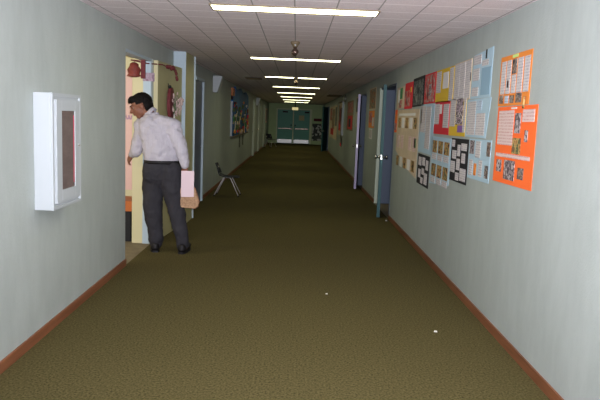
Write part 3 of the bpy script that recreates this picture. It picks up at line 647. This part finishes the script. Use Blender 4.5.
# red lantern-like ornament and garland
t = thing('hanging_ornament', 'dark red pot-shaped ornament hanging in the top of the classroom doorway', 'ornament', (-1.80, 6.9, 2.08))
bm = bmesh.new(); lathe(bm, [(0.02, -0.03), (0.045, -0.045), (0.05, -0.07), (0.075, -0.11), (0.06, -0.155), (0.08, -0.175), (0.03, -0.19)], (0, 0, 0), 14); obj('body', bm, M['darkred'], t, True)
bm = bmesh.new(); bx(bm, 0.075, -0.01, -0.20, 0.12, 0.02, 0.0); obj('ribbon', bm, M['maroon'], t)
bm = bmesh.new(); tube(bm, [(0, 0, -0.03), (0, 0, 0.0)], 0.004, 6); tube(bm, [(0.0975, 0, -0.01), (0, 0, -0.005)], 0.004, 6); obj('string', bm, M['maroon'], t)
t = thing('garland', 'dark red garland strung from the doorway to the top of the olive door', 'garland', (-1.565, 7.3, 2.03))
bm = bmesh.new(); tube(bm, [(-0.27, -0.40, 0.045), (-0.13, -0.25, 0.025), (0.01, -0.1, 0.03), (0.035, 0.05, 0.015), (0.06, 0.25, 0.0)], 0.007, 8); obj('cord', bm, M['maroon'], t, True)
for k in range(10):
    u = k/9; bm = bmesh.new(); ball(bm, (0.037+0.048*u, 0.02+0.36*min(1, u*1.4), 0.015-0.13*max(0, u-0.6)*2.5+random.uniform(-0.01, 0.012)), 0.018, 0.035, 0.024, seg=8, rings=6); obj('berry_cluster', bm, M['maroon'], t, True)

# wreath / basket of blossom on the olive door
t = thing('door_wreath', 'maroon basket of pale pink blossom hanging on the olive classroom door', 'wreath', (-1.545, 7.74, 1.635))
bm = bmesh.new(); prism(bm, [(-0.13+0.14*math.cos(a), 0.0+0.19*math.sin(a)) for a in [2*math.pi*k/20 for k in range(20)]], -0.012, 0.025, 'x'); obj('basket', bm, M['maroon'], t)
bm = bmesh.new(); ball(bm, (0, -0.17, 0.195), 0.022, seg=10, rings=8); tube(bm, [(-0.01, -0.17, 0.20), (-0.03, -0.17, 0.25)], 0.006, 6); obj('bow', bm, M['black'], t, True)
for k in range(60):
    a = random.random()*2*math.pi; r = random.random()**0.4
    z = -0.01+0.135*r*math.sin(a); x = 0.065+0.080*r*math.cos(a); y = -0.05+random.uniform(-0.09, 0.05)
    bm = bmesh.new()
    for j in range(5): ball(bm, (x, y+0.012*math.cos(j*1.257), z+0.012*math.sin(j*1.257)), 0.010, 0.010, 0.010, seg=6, rings=4)
    obj('blossom', bm, M['blossom'], t, True)
bm = bmesh.new()
for k in range(8): tube(bm, [(0.03, -0.08, -0.13), (0.02+0.018*k, -0.06, 0.11-0.02*abs(k-3))], 0.004, 5)
obj('stem', bm, M['leaf'], t)
bm = bmesh.new(); bx(bm, 0.02, -0.02, -0.20, 0.03, 0.02, -0.06); obj('paper_tag', bm, M['sheet'], t)

# ------------------------------------------------------------------ the man
def capsule(bm, a, b, ra, rb, fy=1.0, n=16):
    """tapered limb section with rounded ends; fy flattens in y"""
    a, b = Vector(a), Vector(b); ax = b-a; L = ax.length; k = 6
    rot = ax.to_track_quat('Z', 'Y').to_matrix()
    rings = []
    for i in range(k+1):
        t_ = -math.pi/2+math.pi/2*i/k; rings.append((ra*math.cos(t_), ra*math.sin(t_)))
    for i in range(k+1):
        t_ = math.pi/2*i/k; rings.append((rb*math.cos(t_), L+rb*math.sin(t_)))
    vs = []
    for r, h in rings:
        r = max(r, 0.0004)
        vs.append([bm.verts.new(a + rot @ Vector((r*math.cos(2*math.pi*j/n), r*fy*math.sin(2*math.pi*j/n), h))) for j in range(n)])
    for p, q in zip(vs, vs[1:]):
        for j in range(n): bm.faces.new((p[j], p[(j+1) % n], q[(j+1) % n], q[j]))
    bm.faces.new(vs[0][::-1]); bm.faces.new(vs[-1])

def chain(bm, pts, rads, fy=1.0):
    for (p, q, r, s) in zip(pts, pts[1:], rads, rads[1:]): capsule(bm, p, q, r, s, fy)

def loft(bm, secs, n=28):
    """sections (cx, cy, cz, rx, ry, yaw) superellipse rings joined and capped"""
    vs = []
    for cx, cy, cz, rx, ry, yw in secs:
        ring = []
        for j in range(n):
            a = 2*math.pi*j/n; c, s_ = math.cos(a), math.sin(a); e = 0.85
            x = rx*math.copysign(abs(c)**e, c); y = ry*math.copysign(abs(s_)**e, s_)
            ring.append(bm.verts.new((cx+x*math.cos(yw)-y*math.sin(yw), cy+x*math.sin(yw)+y*math.cos(yw), cz)))
        vs.append(ring)
    for p, q in zip(vs, vs[1:]):
        for j in range(n): bm.faces.new((p[j], p[(j+1) % n], q[(j+1) % n], q[j]))
    bm.faces.new(vs[0][::-1]); bm.faces.new(vs[-1])

def fuse(name, bm, m, parent, voxel, smooth_it=6, disp=0.0, dscale=0.12):
    bmesh.ops.recalc_face_normals(bm, faces=bm.faces)
    me = bpy.data.meshes.new(name+'_raw'); bm.to_mesh(me); bm.free()
    tmp = bpy.data.objects.new(name+'_raw', me); COL.objects.link(tmp)
    r = tmp.modifiers.new('r', 'REMESH'); r.mode = 'VOXEL'; r.voxel_size = voxel
    if smooth_it:
        s_ = tmp.modifiers.new('s', 'SMOOTH'); s_.factor = 0.5; s_.iterations = smooth_it
    if disp:
        tx = bpy.data.textures.new(name+'_folds', 'CLOUDS'); tx.noise_scale = dscale; tx.noise_depth = 2
        d_ = tmp.modifiers.new('d', 'DISPLACE'); d_.texture = tx; d_.strength = disp; d_.mid_level = 0.5
    dg = bpy.context.evaluated_depsgraph_get(); dg.update()
    out = bpy.data.meshes.new_from_object(tmp.evaluated_get(dg))
    bpy.data.objects.remove(tmp)
    out.name = name; out.materials.clear(); out.materials.append(m)
    for p in out.polygons: p.use_smooth = True
    o = bpy.data.objects.new(name, out); COL.objects.link(o)
    if parent: o.parent = parent
    return o

MX, MY = -1.42, 6.70
man = thing('person', 'man in a white shirt and charcoal trousers leaning to look in at the classroom door', 'person', (MX, MY, 0))
def w2(x, y, z): return Vector((x-MX, y-MY, z))
YW = math.radians(18)          # torso turned a little to the left
# head: centre, tilted forward-down, looking towards -x
hc = w2(-1.680, 6.74, 1.578)
Rh = Matrix.Rotation(math.radians(8), 3, 'Z') @ Matrix.Rotation(math.radians(-20), 3, 'Y')   # face = local -x
def hp(x, y, z): return hc + Rh @ Vector((x, y, z))
SHL, SHR = w2(-1.690, 6.80, 1.370), w2(-1.315, 6.66, 1.375)
ELL, WRL = w2(-1.735, 6.78, 1.095), w2(-1.815, 6.90, 1.045)
ELR, WRR = w2(-1.215, 6.63, 1.13), w2(-1.180, 6.62, 0.945)
b = bmesh.new()
ball(b, hp(0.012, 0, 0.035), 0.108, 0.082, 0.098, Rh)                  # skull
ball(b, hp(-0.035, 0, -0.025), 0.070, 0.066, 0.090, Rh)                # face
ball(b, hp(-0.052, 0, -0.095), 0.036, 0.040, 0.030, Rh)                # chin
ball(b, hp(-0.015, 0, -0.065), 0.060, 0.058, 0.042, Rh)                # jaw
ball(b, hp(-0.098, 0, 0.022), 0.018, 0.046, 0.014, Rh)                 # brow
capsule(b, hp(-0.100, 0, 0.010), hp(-0.122, 0, -0.028), 0.010, 0.0155)  # nose
for s in (-1, 1): ball(b, hp(-0.110, s*0.012, -0.032), 0.011, 0.010, 0.009, Rh)
ball(b, hp(-0.100, 0, -0.055), 0.013, 0.024, 0.008, Rh)                # upper lip
ball(b, hp(-0.096, 0, -0.070), 0.013, 0.021, 0.008, Rh)                # lower lip
for s in (-1, 1):
    ball(b, hp(0.012, s*0.082, -0.010), 0.020, 0.010, 0.032, Rh)       # ear
    ball(b, hp(-0.060, s*0.046, -0.022), 0.026, 0.020, 0.022, Rh)      # cheekbone
capsule(b, hp(0.035, 0, -0.05), w2(-1.560, 6.74, 1.44), 0.060, 0.066)  # neck
loft(b, [(-0.02, 0, 0.90, 0.16, 0.10, YW), (-0.02, 0, 1.02, 0.15, 0.095, YW), (-0.04, 0.01, 1.20, 0.165, 0.10, YW), (-0.075, 0.03, 1.36, 0.16, 0.09, YW), (-0.10, 0.035, 1.44, 0.09, 0.07, YW)])
chain(b, [SHL, ELL, WRL], [0.048, 0.036, 0.027]); chain(b, [SHR, ELR, WRR], [0.048, 0.036, 0.027])
capsule(b, w2(-1.53, 6.73, 1.40), SHL, 0.055, 0.05); capsule(b, w2(-1.50, 6.72, 1.40), SHR, 0.055, 0.05)
HIPL, HIPR = w2(-1.535, 6.74, 0.90), w2(-1.35, 6.67, 0.90)
KNL, KNR = w2(-1.540, 6.70, 0.49), w2(-1.285, 6.67, 0.50)
ANL, ANR = w2(-1.500, 6.70, 0.09), w2(-1.200, 6.66, 0.09)
chain(b, [HIPL, KNL, ANL], [0.075, 0.05, 0.038]); chain(b, [HIPR, KNR, ANR], [0.075, 0.05, 0.038])
def toe(an, dx, dy): return an + Vector((dx, dy, -0.045))
TOL, TOR = toe(ANL, -0.055, 0.17), toe(ANR, 0.03, 0.18)
capsule(b, ANL+Vector((0, -0.02, -0.045)), TOL, 0.034, 0.028); capsule(b, ANR+Vector((0, -0.02, -0.045)), TOR, 0.034, 0.028)
def hand(b, wr, dirv, palm_n, side, curl):
    """palm, four curled fingers and a thumb; dirv = forearm direction"""
    d1 = dirv.normalized(); nn = (palm_n - palm_n.dot(d1)*d1).normalized(); sd = d1.cross(nn)*side
    pc = wr + d1*0.05
    for k, off in enumerate((-0.028, -0.010, 0.010, 0.028)):
        base = wr + d1*0.085 + sd*off*0.95
        capsule(b, wr + d1*0.012 + sd*off*0.6, base, 0.0155, 0.0125)
        p = base; dd = d1.copy(); L = (0.034, 0.038, 0.036, 0.028)[k]
        for j in range(3):
            ang = curl*(0.75+0.25*j); dd = (math.cos(ang)*dd + math.sin(ang)*(nn - nn.dot(dd)*dd).normalized()).normalized()
            q = p + dd*L*(1, 0.72, 0.55)[j]; capsule(b, p, q, 0.0100-0.001*j, 0.0092-0.001*j, n=10); p = q
    p0 = wr + d1*0.025 - sd*0.025; p1 = p0 + (d1*0.6 - sd*0.75 + nn*0.35).normalized()*0.040; p2 = p1 + (d1*0.9 - sd*0.15 + nn*0.5).normalized()*0.032
    capsule(b, p0, p1, 0.015, 0.0115, n=10); capsule(b, p1, p2, 0.0115, 0.0095, n=10)
hand(b, WRL, Vector((-0.55, 0.35, -0.75)), Vector((0.5, 0.5, -0.2)), 1, 0.42)
hand(b, WRR, Vector((0.12, 0.05, -1.0)), Vector((0.2, 0.9, 0.0)), 1, 0.5)
body = fuse('body', b, M['skin'], man, 0.0055, 3)
# hair
b = bmesh.new()
ball(b, hp(0.020, 0, 0.042), 0.114, 0.090, 0.101, Rh, 24, 16)
ball(b, hp(0.056, 0, -0.012), 0.073, 0.086, 0.085, Rh, 24, 16)
ball(b, hp(-0.055, 0, 0.092), 0.060, 0.070, 0.040, Rh, 20, 12)
capsule(b, hp(-0.08, -0.03, 0.088), hp(-0.112, 0.02, 0.074), 0.026, 0.014)
hair = fuse('hair', b, M['hair'], man, 0.007, 3, 0.012, 0.02)
# cut away the hair below the hairline so the face, ear and nape show
bm = bmesh.new(); bm.from_mesh(hair.data)
RhI = Rh.inverted()
kill = []
for v in bm.verts:
    l = RhI @ (v.co - hc)
    if (l.x < -0.045 and l.z < 0.052) or (l.x < 0.030 and l.z < 0.022 and l.x >= -0.045) or l.z < -0.075: kill.append(v)
bmesh.ops.delete(bm, geom=kill, context='VERTS'); bm.to_mesh(hair.data); bm.free()
sol = hair.modifiers.new('thick', 'SOLIDIFY'); sol.thickness = 0.006
for s in (-1, 1):
    b = bmesh.new(); ball(b, hp(-0.078, s*0.034, 0.000), 0.012, seg=12, rings=8); e = obj('eye', b, M['eyewhite'], man, True)
    b = bmesh.new(); ball(b, hp(-0.087, s*0.037, 0.000), 0.006, seg=10, rings=6); obj('iris', b, M['black'], e, True)
    b = bmesh.new(); capsule(b, hp(-0.112, s*0.015, 0.030), hp(-0.092, s*0.052, 0.034), 0.006, 0.004, n=8); obj('eyebrow', b, M['hair'], man, True)
# shirt
b = bmesh.new()
loft(b, [(-0.020, 0.0, 0.985, 0.178, 0.125, YW), (-0.022, 0.0, 1.03, 0.196, 0.138, YW), (-0.025, 0.0, 1.12, 0.200, 0.140, YW), (-0.045, 0.01, 1.23, 0.208, 0.140, YW),
         (-0.065, 0.015, 1.33, 0.212, 0.135, YW), (-0.090, 0.02, 1.40, 0.190, 0.120, YW), (-0.115, 0.025, 1.45, 0.140, 0.095, YW), (-0.135, 0.03, 1.49, 0.085, 0.078, YW), (-0.145, 0.04, 1.515, 0.068, 0.066, YW)])
chain(b, [SHL+Vector((0.01, 0, 0)), ELL, WRL+Vector((0.012, -0.01, 0.012))], [0.086, 0.068, 0.046])
chain(b, [SHR+Vector((-0.01, 0, 0)), ELR, WRR+Vector((0, 0, 0.03))], [0.088, 0.066, 0.046])
capsule(b, w2(-1.55, 6.72, 1.43), SHR+Vector((0, 0, 0.0)), 0.085, 0.085); capsule(b, w2(-1.57, 6.73, 1.42), SHL, 0.08, 0.085)
shirt = fuse('shirt', b, M['shirt'], man, 0.009, 5, 0.040, 0.075)
b = bmesh.new(); n = 24
ringpts = []
ctr = w2(-1.572, 6.74, 1.505); nk = (hp(0.03, 0, -0.03)-ctr).normalized(); sx = nk.cross(Vector((0, 1, 0))).normalized(); sy = nk.cross(sx)
for h, r in ((-0.012, 0.076), (0.028, 0.070), (0.028, 0.063), (-0.012, 0.068)):
    ringpts.append([b.verts.new(ctr + nk*h + r*(math.cos(2*math.pi*j/n)*sx + math.sin(2*math.pi*j/n)*sy)) for j in range(n)])
for p, q in zip(ringpts, ringpts[1:]+ringpts[:1]):
    for j in range(n): b.faces.new((p[j], p[(j+1) % n], q[(j+1) % n], q[j]))
obj('collar', b, M['shirt'], man, True)
for wr, el in ((WRL, ELL), (WRR+Vector((0, 0, 0.02)), ELR)):
    b = bmesh.new(); dd = (wr-el).normalized(); tube(b, [wr-dd*0.035, wr+dd*0.022], 0.041, 18, 0.039); obj('cuff', b, M['shirt'], man, True)
# trousers
b = bmesh.new()
loft(b, [(-0.03, 0, 0.72, 0.13, 0.07, YW), (-0.025, 0, 0.80, 0.195, 0.118, YW), (-0.022, 0, 0.88, 0.216, 0.142, YW), (-0.02, 0, 0.95, 0.203, 0.134, YW), (-0.018, 0, 0.995, 0.188, 0.126, YW)])
chain(b, [HIPL+Vector((0.0, 0, -0.02)), KNL, ANL+Vector((0.00, 0, 0.06))], [0.134, 0.104, 0.080])
chain(b, [HIPR+Vector((0.01, 0, -0.02)), KNR, ANR+Vector((0.0, 0, 0.06))], [0.130, 0.094, 0.072])
capsule(b, ANL+Vector((0, 0, 0.05)), ANL+Vector((0.0, 0.01, 0.00)), 0.080, 0.072)
capsule(b, ANR+Vector((0, 0, 0.05)), ANR+Vector((0.0, 0.01, 0.00)), 0.072, 0.066)
trou = fuse('trousers', b, M['trousers'], man, 0.009, 5, 0.030, 0.10)
b = bmesh.new(); rings = []
for h, ex in ((0.972, 0.008), (1.008, 0.008), (1.008, -0.004), (0.972, -0.004)):
    ring = []
    for j in range(36):
        a = 2*math.pi*j/36; c, s_ = math.cos(a), math.sin(a); x = (0.190+ex)*math.copysign(abs(c)**0.85, c); y = (0.130+ex)*math.copysign(abs(s_)**0.85, s_)
        ring.append(b.verts.new((-0.018+x*math.cos(YW)-y*math.sin(YW), x*math.sin(YW)+y*math.cos(YW), h)))
    rings.append(ring)
for p, q in zip(rings, rings[1:]+rings[:1]):
    for j in range(36): b.faces.new((p[j], p[(j+1) % 36], q[(j+1) % 36], q[j]))
obj('belt', b, M['leather'], man, True)
for an, to in ((ANL, TOL), (ANR, TOR)):
    b = bmesh.new(); heel = an + Vector((0, -0.035, -0.040))
    dd = (to-heel); dd.z = 0; dd.normalize()
    capsule(b, heel, heel+dd*0.12, 0.047, 0.050); capsule(b, heel+dd*0.12, heel+dd*0.215, 0.050, 0.036); capsule(b, heel+Vector((0, 0, 0.02)), an, 0.045, 0.045)
    sh = fuse('shoe', b, M['leather'], man, 0.006, 2)
    for v in sh.data.vertices: v.co.z = max(v.co.z, 0.016)
    b = bmesh.new(); sdv = Vector((-dd.y, dd.x, 0)); o0 = Vector((heel.x, heel.y, 0))
    prism(b, [tuple((o0+dd*p+sdv*q)[:2]) for p, q in ((-0.045, -0.025), (-0.045, 0.025), (0.0, 0.045), (0.12, 0.050), (0.21, 0.035), (0.25, 0.0), (0.21, -0.035), (0.12, -0.050), (0.0, -0.045))], 0.0, 0.018, 'z')
    obj('sole', b, M['black'], sh)

# folder and bag held in his right hand
t = thing('folder', 'pale pink folder held in the right hand of the man', 'folder', (-1.145, 6.60, 0.77), math.radians(12))
box('cover', M['folder'], (-0.068, -0.006, -0.14), (0.068, -0.003, 0.14), t); box('cover', M['folder'], (-0.068, 0.003, -0.14), (0.068, 0.006, 0.14), t)
box('pages', M['sheet'], (-0.064, -0.003, -0.135), (0.064, 0.003, 0.135), t)
t = thing('carry_bag', 'tan brown woven bag hanging behind the pink folder', 'bag', (-1.130, 6.645, 0.60), math.radians(10))
b = bmesh.new(); prism(b, [(-0.11, -0.09), (0.055, -0.105), (0.095, -0.075), (0.105, -0.03), (0.060, 0.11), (0.02, 0.16), (-0.11, 0.12)], -0.022, 0.022, 'y'); obj('pouch', b, M['bag'], t, bevel=0.012)
b = bmesh.new(); tube(b, [(0.055, -0.0, -0.107), (0.098, 0, -0.078), (0.108, 0, -0.03), (0.062, 0, 0.112), (0.022, 0, 0.162)], 0.006, 8); obj('edge_piping', b, M['bagtrim'], t, True)
b = bmesh.new(); tube(b, [(0.02, 0.0, 0.155), (-0.03, -0.005, 0.28), (-0.05, -0.01, 0.30), (-0.075, -0.005, 0.27), (-0.09, 0, 0.12)], 0.006, 8); obj('strap', b, M['bagtrim'], t, True)
